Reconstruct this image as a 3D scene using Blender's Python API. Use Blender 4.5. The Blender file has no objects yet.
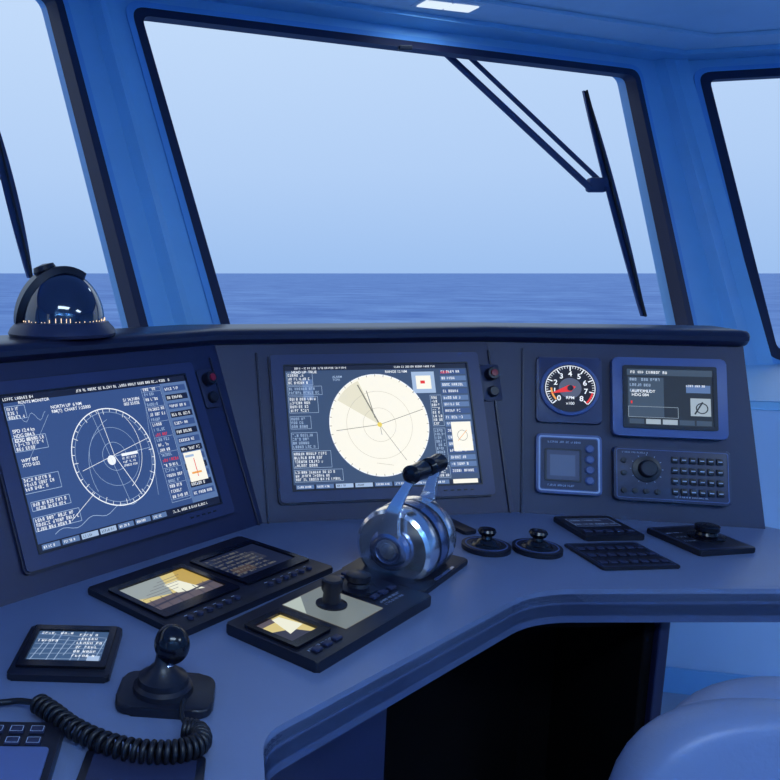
import bpy, bmesh, math, random
from mathutils import Vector, Matrix
random.seed(4)
scene=bpy.context.scene
try:
    scene.view_settings.view_transform='Standard'
except Exception: pass
# ------------------------------------------------------------ camera
F=776.0; PITCH=0.163; CX=183.0; CY=400.6; CH=1.45
cam_d=bpy.data.cameras.new("camera"); cam=bpy.data.objects.new("camera",cam_d)
scene.collection.objects.link(cam); scene.camera=cam
cam.location=(0,0,CH); cam.rotation_euler=(math.pi/2-PITCH,0,0)
cam_d.sensor_width=36; cam_d.lens=36*F/780; cam_d.shift_x=(390-CX)/780; cam_d.shift_y=(CY-390)/780
cam_d.clip_end=60000; cam_d.clip_start=0.02
def ray(u,v):
    x=(u-CX)/F; y=(CY-v)/F
    return Vector((x,math.cos(PITCH)+y*math.sin(PITCH),-math.sin(PITCH)+y*math.cos(PITCH)))
def at_z(u,v,z):           # point of the horizontal plane z seen at a photo position
    d=ray(u,v); t=(z-CH)/d.z
    return Vector((d.x*t,d.y*t,z))
# ------------------------------------------------------------ colours / materials
def lin(c): 
    return tuple(((x/255)/12.92 if x/255<=.04045 else ((x/255+.055)/1.055)**2.4) for x in c)
MATS={}
def mat(name,rgb,rough=.5,metal=0,bump=0,bscale=200,var=0.06,spec=.5,coat=0):
    if name in MATS: return MATS[name]
    m=bpy.data.materials.new(name); m.use_nodes=True; nt=m.node_tree; b=nt.nodes["Principled BSDF"]
    c=lin(rgb)
    tc=nt.nodes.new("ShaderNodeTexCoord"); nz=nt.nodes.new("ShaderNodeTexNoise"); nz.inputs["Scale"].default_value=6; nz.inputs["Detail"].default_value=4
    nt.links.new(tc.outputs["Object"],nz.inputs["Vector"])
    mx=nt.nodes.new("ShaderNodeMix"); mx.data_type='RGBA'
    mx.inputs[6].default_value=(*[max(0,x*(1-var)) for x in c],1); mx.inputs[7].default_value=(*[min(1,x*(1+var)) for x in c],1)
    nt.links.new(nz.outputs["Fac"],mx.inputs[0]); nt.links.new(mx.outputs[2],b.inputs["Base Color"])
    b.inputs["Roughness"].default_value=rough; b.inputs["Metallic"].default_value=metal
    b.inputs["Specular IOR Level"].default_value=spec
    b.inputs["Coat Weight"].default_value=coat
    if bump:
        n2=nt.nodes.new("ShaderNodeTexNoise"); n2.inputs["Scale"].default_value=bscale
        nt.links.new(tc.outputs["Object"],n2.inputs["Vector"])
        bp=nt.nodes.new("ShaderNodeBump"); bp.inputs["Strength"].default_value=bump; bp.inputs["Distance"].default_value=.002
        nt.links.new(n2.outputs["Fac"],bp.inputs["Height"]); nt.links.new(bp.outputs["Normal"],b.inputs["Normal"])
    MATS[name]=m; return m
def emit(name,rgb,s=1.0):
    if name in MATS: return MATS[name]
    m=bpy.data.materials.new(name); m.use_nodes=True; nt=m.node_tree; b=nt.nodes["Principled BSDF"]
    b.inputs["Base Color"].default_value=(0.01,0.01,0.012,1); b.inputs["Roughness"].default_value=.35
    b.inputs["Specular IOR Level"].default_value=.25
    b.inputs["Emission Color"].default_value=(*lin(rgb),1); b.inputs["Emission Strength"].default_value=s
    MATS[name]=m; return m
paint=mat("wall_paint_blue",(146,200,240),.42)
paint2=mat("frame_paint_blue",(118,178,234),.38)
ceilm=mat("ceiling_paint",(194,222,246),.5)
floorm=mat("floor_vinyl",(140,160,190),.6,bump=.2,bscale=80)
deskm=mat("desk_laminate",(110,126,164),.32,bump=.12,bscale=500,var=.03)
edgem=mat("desk_edge",(74,88,126),.26,var=.03)
panm=mat("console_panel_navy",(33,38,74),.40,bump=.15,bscale=600,var=.04)
capm=mat("console_cap",(30,32,60),.34,var=.04)
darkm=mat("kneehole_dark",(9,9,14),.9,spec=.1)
gask=mat("window_gasket",(38,38,66),.5)
bez=mat("monitor_bezel",(48,56,96),.38,var=.04)
blk=mat("black_plastic",(20,22,38),.38)
blk2=mat("black_gloss",(14,15,28),.18)
greyp=mat("grey_plastic",(84,102,154),.4)
dkgrey=mat("dark_grey_plastic",(42,48,80),.4)
metal=mat("brushed_metal",(240,242,248),.17,.92)
metal2=mat("dark_metal",(150,162,196),.22,.92)
rubber=mat("cord_rubber",(14,16,28),.42)
leather=mat("chair_leather",(116,134,174),.4,bump=.3,bscale=120)
white=mat("white_print",(185,200,230),.6)
red=mat("red_button",(150,22,50),.35)
lining=mat("lining_panel",(172,202,238),.5)
E_w=emit("scr_white",(236,242,250),1.08); E_c=emit("scr_cream",(250,247,234),1.02)
E_bg=emit("scr_blue",(54,80,134),1.0); E_bg2=emit("scr_blue_centre",(58,78,112),1.0)
E_dk=emit("scr_dark",(22,30,56),1.0); E_lt=emit("scr_light",(164,188,222),1.0)
E_md=emit("scr_mid",(90,118,166),1.0); E_or=emit("scr_orange",(240,166,84),1.0); E_rd=emit("scr_red",(230,52,52),1.0)
E_am=emit("scr_amber",(214,196,130),1.0); E_gr=emit("scr_grey_line",(120,120,112),1.0); E_ye=emit("scr_yellow",(240,215,90),1.0)
# ------------------------------------------------------------ mesh helpers
def link(o,parent=None):
    scene.collection.objects.link(o)
    if parent: o.parent=parent
    return o
def empty(name,M=None):
    e=bpy.data.objects.new(name,None); e.empty_display_size=.05
    if M is not None: e.matrix_world=M
    scene.collection.objects.link(e); return e
def obj(name,bm,m,parent=None,smooth=False,M=None):
    bmesh.ops.recalc_face_normals(bm,faces=bm.faces)
    me=bpy.data.meshes.new(name); bm.to_mesh(me); bm.free()
    me.materials.append(m)
    o=bpy.data.objects.new(name,me); link(o,parent)
    if M is not None: o.matrix_world=M
    if smooth:
        for p in me.polygons: p.use_smooth=True
        try: me.set_sharp_from_angle(angle=math.radians(35))
        except Exception: pass
    return o
def merge(bm,tb,M=None):
    if M is not None: bmesh.ops.transform(tb,matrix=M,verts=tb.verts)
    me=bpy.data.meshes.new("t"); tb.to_mesh(me); tb.free(); bm.from_mesh(me); bpy.data.meshes.remove(me)
def box(bm,c,s,bev=0,R=None,seg=2):
    tb=bmesh.new(); bmesh.ops.create_cube(tb,size=1); bmesh.ops.scale(tb,vec=s,verts=tb.verts)
    if bev: bmesh.ops.bevel(tb,geom=tb.edges[:],offset=bev,segments=seg,affect='EDGES',profile=.5)
    M=Matrix.Translation(c)
    if R is not None: M=M@R.to_4x4()
    merge(bm,tb,M)
def lathe(bm,prof,c=(0,0,0),axis='Z',n=40,R=None):
    tb=bmesh.new(); rings=[]
    for r,z in prof:
        if r<1e-6: rings.append([tb.verts.new((0,0,z))])
        else: rings.append([tb.verts.new((r*math.cos(2*math.pi*i/n),r*math.sin(2*math.pi*i/n),z)) for i in range(n)])
    for a,b in zip(rings,rings[1:]):
        for i in range(n):
            j=(i+1)%n
            if len(a)==1 and len(b)==1: continue
            if len(a)==1: tb.faces.new((a[0],b[i],b[j]))
            elif len(b)==1: tb.faces.new((a[i],a[j],b[0]))
            else: tb.faces.new((a[i],a[j],b[j],b[i]))
    if len(rings[0])>1: tb.faces.new(rings[0][::-1])
    if len(rings[-1])>1: tb.faces.new(rings[-1])
    M=Matrix.Translation(c)
    if R is not None: M=M@R.to_4x4()
    elif axis=='X': M=M@Matrix.Rotation(math.pi/2,4,'Y')
    elif axis=='Y': M=M@Matrix.Rotation(-math.pi/2,4,'X')
    merge(bm,tb,M)
def prism(bm,pts,z0,z1,bev=0,seg=3):
    tb=bmesh.new()
    a=[tb.verts.new((p[0],p[1],z0)) for p in pts]; b=[tb.verts.new((p[0],p[1],z1)) for p in pts]
    tb.faces.new(a[::-1]); tb.faces.new(b); n=len(pts)
    for i in range(n): tb.faces.new((a[i],a[(i+1)%n],b[(i+1)%n],b[i]))
    if bev:
        es=[e for e in tb.edges if abs(e.verts[0].co.z-e.verts[1].co.z)<1e-6]
        bmesh.ops.bevel(tb,geom=es,offset=bev,segments=seg,affect='EDGES',profile=.5)
    merge(bm,tb)
def roundpoly(pts,r,n=6):
    out=[]; N=len(pts)
    for i in range(N):
        p0=Vector(pts[i-1]);p=Vector(pts[i]);p1=Vector(pts[(i+1)%N])
        rr=r[i] if isinstance(r,(list,tuple)) else r
        if rr<=0: out.append(p.copy()); continue
        a=p+(p0-p).normalized()*rr; b=p+(p1-p).normalized()*rr
        for k in range(n+1):
            t=k/n; out.append(a*(1-t)**2+p*2*t*(1-t)+b*t*t)
    return out
def rrect(x0,y0,w,h,r): return [tuple(p) for p in roundpoly([(x0,y0),(x0+w,y0),(x0+w,y0+h),(x0,y0+h)],r)]
def loft(bm,rings,closed=True,caps=True):
    vs=[[bm.verts.new(p) for p in r] for r in rings]; n=len(vs[0])
    for a,b in zip(vs,vs[1:]):
        for i in range(n if closed else n-1):
            j=(i+1)%n; bm.faces.new((a[i],a[j],b[j],b[i]))
    if caps and closed:
        bm.faces.new(vs[0][::-1]); bm.faces.new(vs[-1])
    return vs
def ringframe(bm,outer,inner,z0,z1):
    """outer/inner equal length lists 2D; closed frame between z0 and z1"""
    n=len(outer); L=[[bm.verts.new((p[0],p[1],z)) for p in r] for r,z in ((outer,z0),(outer,z1),(inner,z1),(inner,z0))]
    for k in range(4):
        a=L[k];b=L[(k+1)%4]
        for i in range(n):
            j=(i+1)%n
            bm.faces.new((a[i],a[j],b[j],b[i]))
def tube(name,pts,r,m,parent=None,res=4,cyc=False,spline='POLY'):
    cu=bpy.data.curves.new(name,'CURVE'); cu.dimensions='3D'; cu.bevel_depth=r; cu.bevel_resolution=res
    s=cu.splines.new(spline if spline!='SMOOTH' else 'NURBS'); s.points.add(len(pts)-1)
    for i,p in enumerate(pts): s.points[i].co=(*p,1)
    if spline=='SMOOTH': s.use_endpoint_u=True; s.order_u=3
    s.use_cyclic_u=cyc; cu.use_fill_caps=True
    cu.materials.append(m); o=bpy.data.objects.new(name,cu); link(o,parent); return o
class Gfx:
    def __init__(s,parent,z): s.p=parent; s.z=z; s.b={}
    def bm(s,m):
        if m.name not in s.b: s.b[m.name]=(bmesh.new(),m)
        return s.b[m.name][0]
    def poly(s,pts,m,dz=0):
        b=s.bm(m); b.faces.new([b.verts.new((x,y,s.z+dz)) for x,y in pts])
    def rect(s,x,y,w,h,m,dz=0): s.poly([(x,y),(x+w,y),(x+w,y+h),(x,y+h)],m,dz)
    def line(s,x0,y0,x1,y1,w,m,dz=.0006):
        d=Vector((x1-x0,y1-y0)); 
        if d.length<1e-6: return
        n=Vector((-d.y,d.x)).normalized()*w/2
        s.poly([(x0-n.x,y0-n.y),(x1-n.x,y1-n.y),(x1+n.x,y1+n.y),(x0+n.x,y0+n.y)],m,dz)
    def frame(s,x,y,w,h,t,m,dz=.0006):
        s.line(x,y,x+w,y,t,m,dz);s.line(x,y+h,x+w,y+h,t,m,dz);s.line(x,y,x,y+h,t,m,dz);s.line(x+w,y,x+w,y+h,t,m,dz)
    def arc(s,cx,cy,r,t,m,a0=0,a1=360,dz=.0006,n=72):
        N=max(3,int(n*abs(a1-a0)/360)); b=s.bm(m)
        P=[]
        for i in range(N+1):
            a=math.radians(a0+(a1-a0)*i/N); P.append((b.verts.new((cx+(r-t/2)*math.cos(a),cy+(r-t/2)*math.sin(a),s.z+dz)),b.verts.new((cx+(r+t/2)*math.cos(a),cy+(r+t/2)*math.sin(a),s.z+dz))))
        for p,q in zip(P,P[1:]): b.faces.new((p[0],p[1],q[1],q[0]))
    def disc(s,cx,cy,r,m,dz=.0006,n=64): s.poly([(cx+r*math.cos(2*math.pi*i/n),cy+r*math.sin(2*math.pi*i/n)) for i in range(n)],m,dz)
    def dashes(s,x,y,w,rows,lh,m,dz=.0009,fill=.55):
        """rows of tiny letter-like glyph strokes"""
        for k in range(rows):
            yy=y-k*lh; xx=x; end=x+w*random.uniform(.6,1); H=min(lh*fill,.0075); t=max(.0008,H*.17)
            while xx<end:
                for _ in range(random.randint(2,6)):
                    if xx>end: break
                    cw=H*.55; q=random.random()
                    if q<.75: s.rect(xx,yy,t,H,m,dz)
                    if random.random()<.6: s.rect(xx+cw-t,yy,t,H,m,dz)
                    if random.random()<.6: s.rect(xx,yy+H-t,cw,t,m,dz)
                    if random.random()<.5: s.rect(xx,yy+H*.42,cw,t,m,dz)
                    if random.random()<.6: s.rect(xx,yy,cw,t,m,dz)
                    xx+=cw+H*.28
                xx+=H*.6
    def done(s):
        for k,(b,m) in s.b.items():
            me=bpy.data.meshes.new("graphics_"+k); b.to_mesh(me); b.free(); me.materials.append(m)
            o=bpy.data.objects.new("graphics_"+k,me); link(o,s.p)
def text(parent,body,x,y,z,size,m,align='LEFT',off=.012):
    cu=bpy.data.curves.new("label",'FONT'); cu.body=body; cu.size=size; cu.align_x=align; cu.offset=size*off
    cu.space_line=.95
    cu.materials.append(m); o=bpy.data.objects.new("label",cu); link(o,parent); o.location=(x,y,z); return o
def frameM(o,ax,ay,az):
    M=Matrix.Identity(4)
    for i in range(3): M[i][0]=ax[i];M[i][1]=ay[i];M[i][2]=az[i];M[i][3]=o[i]
    return M
# ------------------------------------------------------------ console planes
ZD=0.77                      # desk height
HD=CH-ZD
PL={'L':(.738,.417,1.371),'C':(.138,.370,2.003),'R':(-.241,.334,2.321)}
def axes(k):
    h,l,d=PL[k]; a=Vector((math.cos(h),math.sin(h),0)); n=Vector((-math.sin(h),math.cos(h),0)); return a,n,l,d
def panelM(k,s,t):          # local frame on a panel: x right, y up the slope, z toward the user
    a,n,l,d=axes(k); u=n*math.sin(l)+Vector((0,0,math.cos(l))); z=a.cross(u)
    return frameM(a*s+n*d+Vector((0,0,ZD))+u*t+z*.0006,a,u,z)
def isect(n1,d1,n2,d2):
    D=n1.x*n2.y-n1.y*n2.x; return Vector(((d1*n2.y-n1.y*d2)/D,(n1.x*d2-d1*n2.x)/D))
SL0,SR1=.12,1.044
def cline(off,z,s1=None):
    r=[]; ds={}
    for k in 'LCR':
        a,n,l,d=axes(k); ds[k]=(n,d+off[k] if isinstance(off,dict) else d+off)
    aL=axes('L')[0]; aR=axes('R')[0]
    r.append(ds['L'][0].xy*ds['L'][1]+aL.xy*SL0)
    r.append(isect(ds['L'][0],ds['L'][1],ds['C'][0],ds['C'][1])); r.append(isect(ds['C'][0],ds['C'][1],ds['R'][0],ds['R'][1]))
    r.append(ds['R'][0].xy*ds['R'][1]+aR.xy*(s1 if s1 else SR1))
    return [Vector((p.x,p.y,z)) for p in r]
ZT=1.285
lean=lambda z,e=0: {k:math.tan(PL[k][1])*(z-ZD)+e for k in 'LCR'}
con=empty("bridge_console")
bm=bmesh.new()
prof=[cline(lean(ZD-.03),ZD-.03,1.046),cline(lean(ZT-.035),ZT-.035,1.008),cline(lean(ZT-.035,.14),ZT-.035,1.008),cline({'L':.36,'C':.38,'R':.34},ZD-.03,1.046)]
prof2=[[p[i] for p in prof] for i in range(4)]
loft(bm,prof2); obj("instrument_panels",bm,panm,con)
bm=bmesh.new()
e0=lean(ZT)
def eo(x): return {k:e0[k]+x for k in e0}
sec=[(-.012,ZT-.040),(-.026,ZT-.034),(-.036,ZT-.022),(-.036,ZT-.010),(-.028,ZT),(-.012,ZT+.006),(.20,ZT+.006),(.21,ZT),(.21,ZT-.035)]
rows=[cline(eo(a),z,1.0) for a,z in sec]
aR,nR,_,_=axes('R')
rings=[[r[i] for r in rows] for i in range(3)]
endr=[r[3] for r in rows]
rings.append([p+aR*.0 for p in endr]); cen=sum(endr,Vector())/len(endr)
rings.append([p+aR*.014+(cen-p)*.08 for p in endr]); rings.append([p+aR*.022+(cen-p)*.25 for p in endr])
loft(bm,rings); obj("console_cap",bm,capm,con,smooth=True)
for k,s in (('C',.515),('C',1.228),('L',1.525),('R',.432)):
    bm=bmesh.new(); box(bm,(0,.24,.002),(.006,.49,.006),.002); obj("panel_seam",bm,capm,con,M=panelM(k,s,0))
B=[v.xy for v in cline(.03,0)]
desk_pts=[Vector((-.92,.72)),Vector((.095,.70)),Vector((.118,1.062)),Vector((.765,1.603)),Vector((1.50,1.606)),Vector((1.62,1.97)),B[3]+Vector((.02,0)),B[2],B[1],B[0],Vector((-.93,1.0))]
rad=[.02,.02,.045,.09,.09,.03,0,0,0,0,.0]
dp=roundpoly(desk_pts,rad,6)
bm=bmesh.new(); prism(bm,dp,ZD-.062,ZD-.012,.0); obj("desk_edge_band",bm,edgem,con)
bm=bmesh.new(); prism(bm,dp,ZD-.03,ZD,.012,4); obj("desk_top",bm,deskm,con,smooth=True)
bm=bmesh.new(); zz=ZD-.056; prism(bm,dp,zz-.022,zz+.02,.018,4); obj("desk_bullnose",bm,edgem,con,smooth=True)
bm=bmesh.new()
prism(bm,[(-.88,.78),(.02,.76),(.045,1.08),(.39,1.37),(.24,1.60),(.0,1.80),(-.85,1.05)],0,ZD-.06); obj("pedestal",bm,panm,con)
bm=bmesh.new()
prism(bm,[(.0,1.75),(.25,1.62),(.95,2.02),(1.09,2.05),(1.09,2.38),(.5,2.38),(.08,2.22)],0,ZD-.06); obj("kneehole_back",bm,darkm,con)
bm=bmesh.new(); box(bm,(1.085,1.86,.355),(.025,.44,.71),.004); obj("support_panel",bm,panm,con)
bm=bmesh.new(); box(bm,(1.060,1.875,.355),(.024,.44,.705),.004); obj("support_shade_sheet",bm,darkm,con)  # near-black sheet added so the panel's kneehole side carries the recess shade
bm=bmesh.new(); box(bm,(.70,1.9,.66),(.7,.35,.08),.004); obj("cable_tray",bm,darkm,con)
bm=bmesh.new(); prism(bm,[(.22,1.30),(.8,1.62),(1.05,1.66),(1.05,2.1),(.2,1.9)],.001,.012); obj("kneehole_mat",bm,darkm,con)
# ------------------------------------------------------------ monitors
def screen_monitor(k,s,t,w,h):
    e=empty("radar_monitor",panelM(k,s,t))
    bx=.040; by=.034
    bm=bmesh.new(); o=rrect(-bx,-by,w+2*bx,h+2*by,.012); i=rrect(0,0,w,h,.002); ringframe(bm,o,i,-.0,.016); 
    obj("bezel",bm,bez,e)
    bm=bmesh.new(); o=rrect(-bx-.004,-by-.004,w+2*bx+.008,h+2*by+.008,.014); i=rrect(-bx,-by,w+2*bx,h+2*by,.012); ringframe(bm,o,i,0,.010); obj("bezel_rim",bm,capm,e)
    bm=bmesh.new(); o=rrect(-.004,-.004,w+.008,h+.008,.003); i=rrect(0,0,w,h,.002); ringframe(bm,o,i,.015,.0175); obj("screen_lip",bm,blk,e)
    bm=bmesh.new()
    for i in range(5): box(bm,(w-.03-i*.02,-by*.5,.0165),(.010,.004,.002),.0005)
    obj("bezel_keys",bm,blk,e)
    return e
W,Hh=.553,.355
mL=screen_monitor('L',.847,.085,W,Hh); mC=screen_monitor('C',.591,.086,W,Hh)
g=Gfx(mL,.012); g.rect(0,0,W,Hh,E_bg)
g.rect(0,Hh-.016,W,.016,E_dk,.0003)
g.rect(.462,.0,.091,Hh-.016,E_md,.0003)
cx,cy,R=.262,.175,.120
g.arc(cx,cy,R,.0026,E_w); g.arc(cx,cy,R-.009,.0010,E_lt)
for a in range(0,360,10):
    ra=math.radians(a); l=.008 if a%30 else .014
    g.line(cx+R*math.cos(ra),cy+R*math.sin(ra),cx+(R-l)*math.cos(ra),cy+(R-l)*math.sin(ra),.0014,E_w)
g.arc(cx,cy,.035,.0010,E_lt); g.arc(cx,cy,.072,.0008,E_lt); g.arc(cx-.03,cy+.02,.115,.0012,E_w,-60,40); g.arc(cx+.05,cy-.03,.13,.0010,E_lt,110,200)
g.line(cx,cy,cx+.05,cy-.105,.0018,E_w); g.line(cx,cy,cx-.015,cy+.118,.0014,E_w); g.line(cx-.1,cy-.02,cx+.115,cy+.03,.0012,E_w); g.line(cx,cy,cx+.112,cy+.005,.0012,E_lt); g.line(cx+.01,cy-.115,cx-.035,cy+.112,.0010,E_lt)
g.disc(cx-.012,cy-.008,.012,E_w); g.rect(cx+.02,cy-.004,.05,.007,E_w,.0009); g.dashes(cx+.02,cy-.012,.06,3,.009,E_w)
for (x,y,w,h,r) in [(.004,.300,.05,.03,3),(.004,.225,.085,.032,3),(.002,.130,.095,.036,3),(.006,.045,.12,.03,3),(.01,.09,.1,.02,2)]:
    g.frame(x,y,w,h,.0012,E_lt); g.dashes(x+.004,y+h-.010,w-.008,r,.0100,E_w,fill=.75)
g.dashes(.004,Hh-.011,.12,1,.012,E_w); g.dashes(.2,Hh-.011,.3,1,.012,E_w)
for r in range(22):
    y=Hh-.03-r*.0135
    if y<.03: break
    g.dashes(.402,y,.052,1,.011,random.choice([E_w,E_lt,E_w]) if r not in (9,14) else E_rd,fill=.7)
    if r%3==0: g.line(.398,y-.003,.458,y-.003,.0008,E_lt)
g.frame(.396,.032,.064,.300,.0009,E_lt)
for r in range(13):
    y=Hh-.040-r*.0235
    g.rect(.470,y,.076,.016,E_dk if r%2 else E_bg,.0006)
    g.dashes(.474,y+.004,.066,1,.012,E_w,.0009,.7)
g.rect(.474,.070,.062,.078,E_c,.0012); g.rect(.486,.09,.034,.005,E_or,.0015); g.line(.505,.082,.505,.13,.0024,E_rd,.0015); g.rect(.478,.135,.03,.006,E_lt,.0015)
g.rect(0,0,W,.018,E_dk,.0009)
for i in range(7): g.rect(.01+i*.052,.003,.046,.012,E_lt if i in(2,3) else E_md,.0012); g.dashes(.014+i*.052,.006,.036,1,.010,E_w if i not in(2,3) else E_dk,.0015)
g.dashes(.39,.006,.15,1,.011,E_w,.0012)
for i in range(20): g.line(.05+i*.012,.03+6e-3*math.sin(i*.9)+.0015*i,.05+(i+1)*.012,.03+6e-3*math.sin((i+1)*.9)+.0015*(i+1),.0012,E_lt)
for i in range(14): g.line(.02+i*.006,.30+.01*math.sin(i),.02+(i+1)*.006,.30+.01*math.sin(i+1)-.001,.0009,E_lt)
g.line(.03,.20,.11,.30,.0008,E_lt);g.line(.36,.06,.40,.31,.0008,E_lt);g.line(.10,.05,.18,.10,.0012,E_w)
text(mL,"NORTH UP  6 NM\nRM(T)  CHART 1:25000",.12,.312,.0135,.011,E_w); text(mL,"51 24.318N\n003 33.02E",.33,.305,.0135,.011,E_w); text(mL,"ROUTE MONITOR",.04,.333,.0135,.010,E_w)
text(mL,"SPD 12.4 kn\nHDG 084.5\nCOG 085.1",.008,.268,.0135,.0115,E_w); text(mL,"WPT 007\nXTD 0.02",.012,.2,.0135,.011,E_w)
g.done()
g=Gfx(mC,.012); g.rect(0,0,W,Hh,E_bg2)
g.rect(0,Hh-.014,W,.014,E_dk,.0003)
cx,cy,R=.268,.178,.148
g.disc(cx,cy,R,E_c,.0006,96); g.arc(cx,cy,R,.0025,E_w,dz=.0009)
E_sw=emit("scr_sweep",(232,228,206)); E_rg=emit("scr_ring",(190,186,168))
g.poly([(cx,cy)]+[(cx+(R-.008)*math.cos(math.radians(a)),cy+(R-.008)*math.sin(math.radians(a))) for a in range(112,152,4)],E_sw,.0008)
for a in range(0,360,10):
    ra=math.radians(a); g.line(cx+(R+.001)*math.cos(ra),cy+(R+.001)*math.sin(ra),cx+(R-.006)*math.cos(ra),cy+(R-.006)*math.sin(ra),.0014,E_gr,.0012)
for rr_ in (.049,.098): g.arc(cx,cy,rr_,.0009,E_rg,dz=.0010)
g.line(cx,cy,cx-.055,cy+.118,.0036,E_gr,.0012); g.line(cx-.012,cy+.02,cx-.03,cy+.10,.0024,E_gr,.0013); g.line(cx,cy,cx-.13,cy-.014,.0016,E_gr,.0012);g.line(cx,cy,cx+.135,cy+.042,.0016,E_gr,.0012)
g.line(cx,cy,cx+.07,cy-.105,.0012,E_gr,.0012); g.disc(cx,cy,.007,E_ye,.0014); g.line(cx,cy+.004,cx+.004,cy-.03,.0014,E_gr,.0014); g.line(cx-.02,cy-.11,cx+.03,cy-.118,.0010,E_rg,.0012)
def tblock(x,y,w,rows,lh,m=E_w,fr=True):
    if fr: g.frame(x,y-rows*lh,w,rows*lh+.003,.0010,E_lt)
    g.dashes(x+.003,y-lh+.003,w-.006,rows,lh,m,.0009,.7)
tblock(.006,.332,.075,3,.011);tblock(.006,.292,.10,2,.011,E_lt);tblock(.006,.262,.085,4,.011);tblock(.006,.205,.06,3,.011,E_lt);tblock(.006,.158,.075,4,.011,E_lt)
tblock(.006,.105,.11,4,.011);tblock(.006,.052,.14,3,.010)
g.rect(.05,.255,.03,.06,E_md,.0005)
for r in range(16):
    y=Hh-.022-r*.0195
    g.rect(.468,y-.010,.080,.0145,E_md if r%3 else E_bg,.0005); g.dashes(.472,y-.006,.07,1,.011,E_w,.0010,.7)
g.rect(.484,.095,.060,.085,E_c,.0012); g.line(.50,.125,.53,.155,.0016,E_or,.0015); g.arc(.515,.14,.015,.0012,E_gr,dz=.0015)
g.rect(.380,.268,.070,.064,E_lt,.0006); g.rect(.392,.280,.046,.040,E_c,.0012); g.rect(.405,.296,.014,.009,E_rd,.0015)
tblock(.43,.258,.034,8,.011,E_w); tblock(.43,.16,.034,9,.0105,E_lt); tblock(.41,.05,.055,3,.010)
g.rect(0,0,W,.014,E_dk,.0003)
for i in range(8): g.rect(.008+i*.057,.002,.051,.0115,E_lt if i in (2,3) else E_md,.0009); g.dashes(.012+i*.057,.005,.04,1,.010,E_w if i not in (2,3) else E_dk,.0012)
g.rect(.47,.002,.075,.012,E_c,.0012)
g.dashes(.03,Hh-.010,.2,1,.010,E_w); g.dashes(.33,Hh-.010,.2,1,.010,E_w)
text(mC,"HEAD UP  TRUE",.02,.333,.0135,.0105,E_w); text(mC,"RANGE 12 NM",.30,.330,.0135,.0105,E_w); text(mC,"ALARM\nTCPA",.14,.318,.0135,.009,E_lt)
text(mC,"ARPA",.47,.325,.0135,.011,E_rd)
g.done()
def button_module(k,s,t):
    e=empty("indicator_button_module",panelM(k,s,t))
    bm=bmesh.new(); prism(bm,rrect(-.03,-.055,.06,.11,.008),0,.007,.002); obj("plate",bm,dkgrey,e,True)
    bm=bmesh.new(); lathe(bm,[(.019,0),(.019,.02),(.017,.024),(0,.025)],(0,.024,.007)); obj("button_black",bm,blk,e,True)
    bm=bmesh.new(); lathe(bm,[(.010,0),(.010,.004),(0,.005)],(0,.024,.031)); obj("button_red",bm,red,e,True)
    bm=bmesh.new(); lathe(bm,[(.016,0),(.016,.010),(.013,.014),(0,.014)],(0,-.028,.007)); obj("dimmer_knob",bm,blk,e,True)
    return e
def on_panel(k,u,v):
    a,n,l,d=axes(k); r=ray(u,v); o=Vector((0,0,CH)); P0=n*d+Vector((0,0,ZD)); up=n*math.sin(l)+Vector((0,0,math.cos(l))); nn=a.cross(up)
    t=(P0-o).dot(nn)/r.dot(nn); P=o+r*t; return (P-P0).dot(a),(P-P0).dot(up)
s_,t_=on_panel('L',214,388); button_module('L',max(min(s_,1.485),1.476),t_)
s_,t_=on_panel('C',491,383); button_module('C',min(s_,1.220),t_)
# ------------------------------------------------------------ right panel instruments
def inst(name,s,t,w,h,th=.018,m=greyp,r=.01):
    e=empty(name,panelM('R',s,t)); bm=bmesh.new(); prism(bm,rrect(0,0,w,h,r),0,th,.004,3); obj("housing",bm,m,e,True); return e
w,h=.174,.193
e=inst("tachometer_gauge",.468,.265,w,h,.014,bez); c=(w/2,h/2+.002)
bm=bmesh.new(); lathe(bm,[(.076,0),(.080,.006),(.078,.012),(.070,.014),(.066,.008)],(c[0],c[1],.013)); obj("gauge_ring",bm,greyp,e,True)
g=Gfx(e,.0275); g.disc(c[0],c[1],.069,emit("gauge_face",(24,24,38)),0); g.disc(c[0],c[1],.030,emit("gauge_centre",(84,92,116)),.0003)
for i in range(41):
    a=math.radians(225-270*i/40); l=.013 if i%5==0 else .006
    g.line(c[0]+.064*math.cos(a),c[1]+.064*math.sin(a),c[0]+(.064-l)*math.cos(a),c[1]+(.064-l)*math.sin(a),.0032 if i%5==0 else .0014,E_w)
g.arc(c[0],c[1],.0655,.0020,E_w,-45,225)
g.arc(c[0],c[1],.060,.0050,E_rd,-45,-12,.0008); g.arc(c[0],c[1],.050,.0050,E_or,180,222,.0008)
a=math.radians(198); g.poly([(c[0]+.056*math.cos(a),c[1]+.056*math.sin(a)),(c[0]+.010*math.cos(a+1.57),c[1]+.010*math.sin(a+1.57)),(c[0]-.016*math.cos(a),c[1]-.016*math.sin(a)),(c[0]-.010*math.cos(a+1.57),c[1]-.010*math.sin(a+1.57))],E_rd,.0012)
g.done()
for i in range(9):
    a=math.radians(225-270*i/8); text(e,str(i),c[0]+.042*math.cos(a),c[1]+.042*math.sin(a)-.007,.0285,.021,E_w,'CENTER',.02)
text(e,"RPM",c[0],c[1]-.032,.0285,.012,E_w,'CENTER'); text(e,"x100",c[0],c[1]-.048,.0285,.011,E_w,'CENTER')
bm=bmesh.new(); lathe(bm,[(.008,0),(.008,.004),(0,.005)],(c[0],c[1],.028)); obj("hub",bm,blk,e,True)
w,h=.288,.226
e=inst("navigation_display",.667,.234,w,h,.024,greyp,.014)
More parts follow.
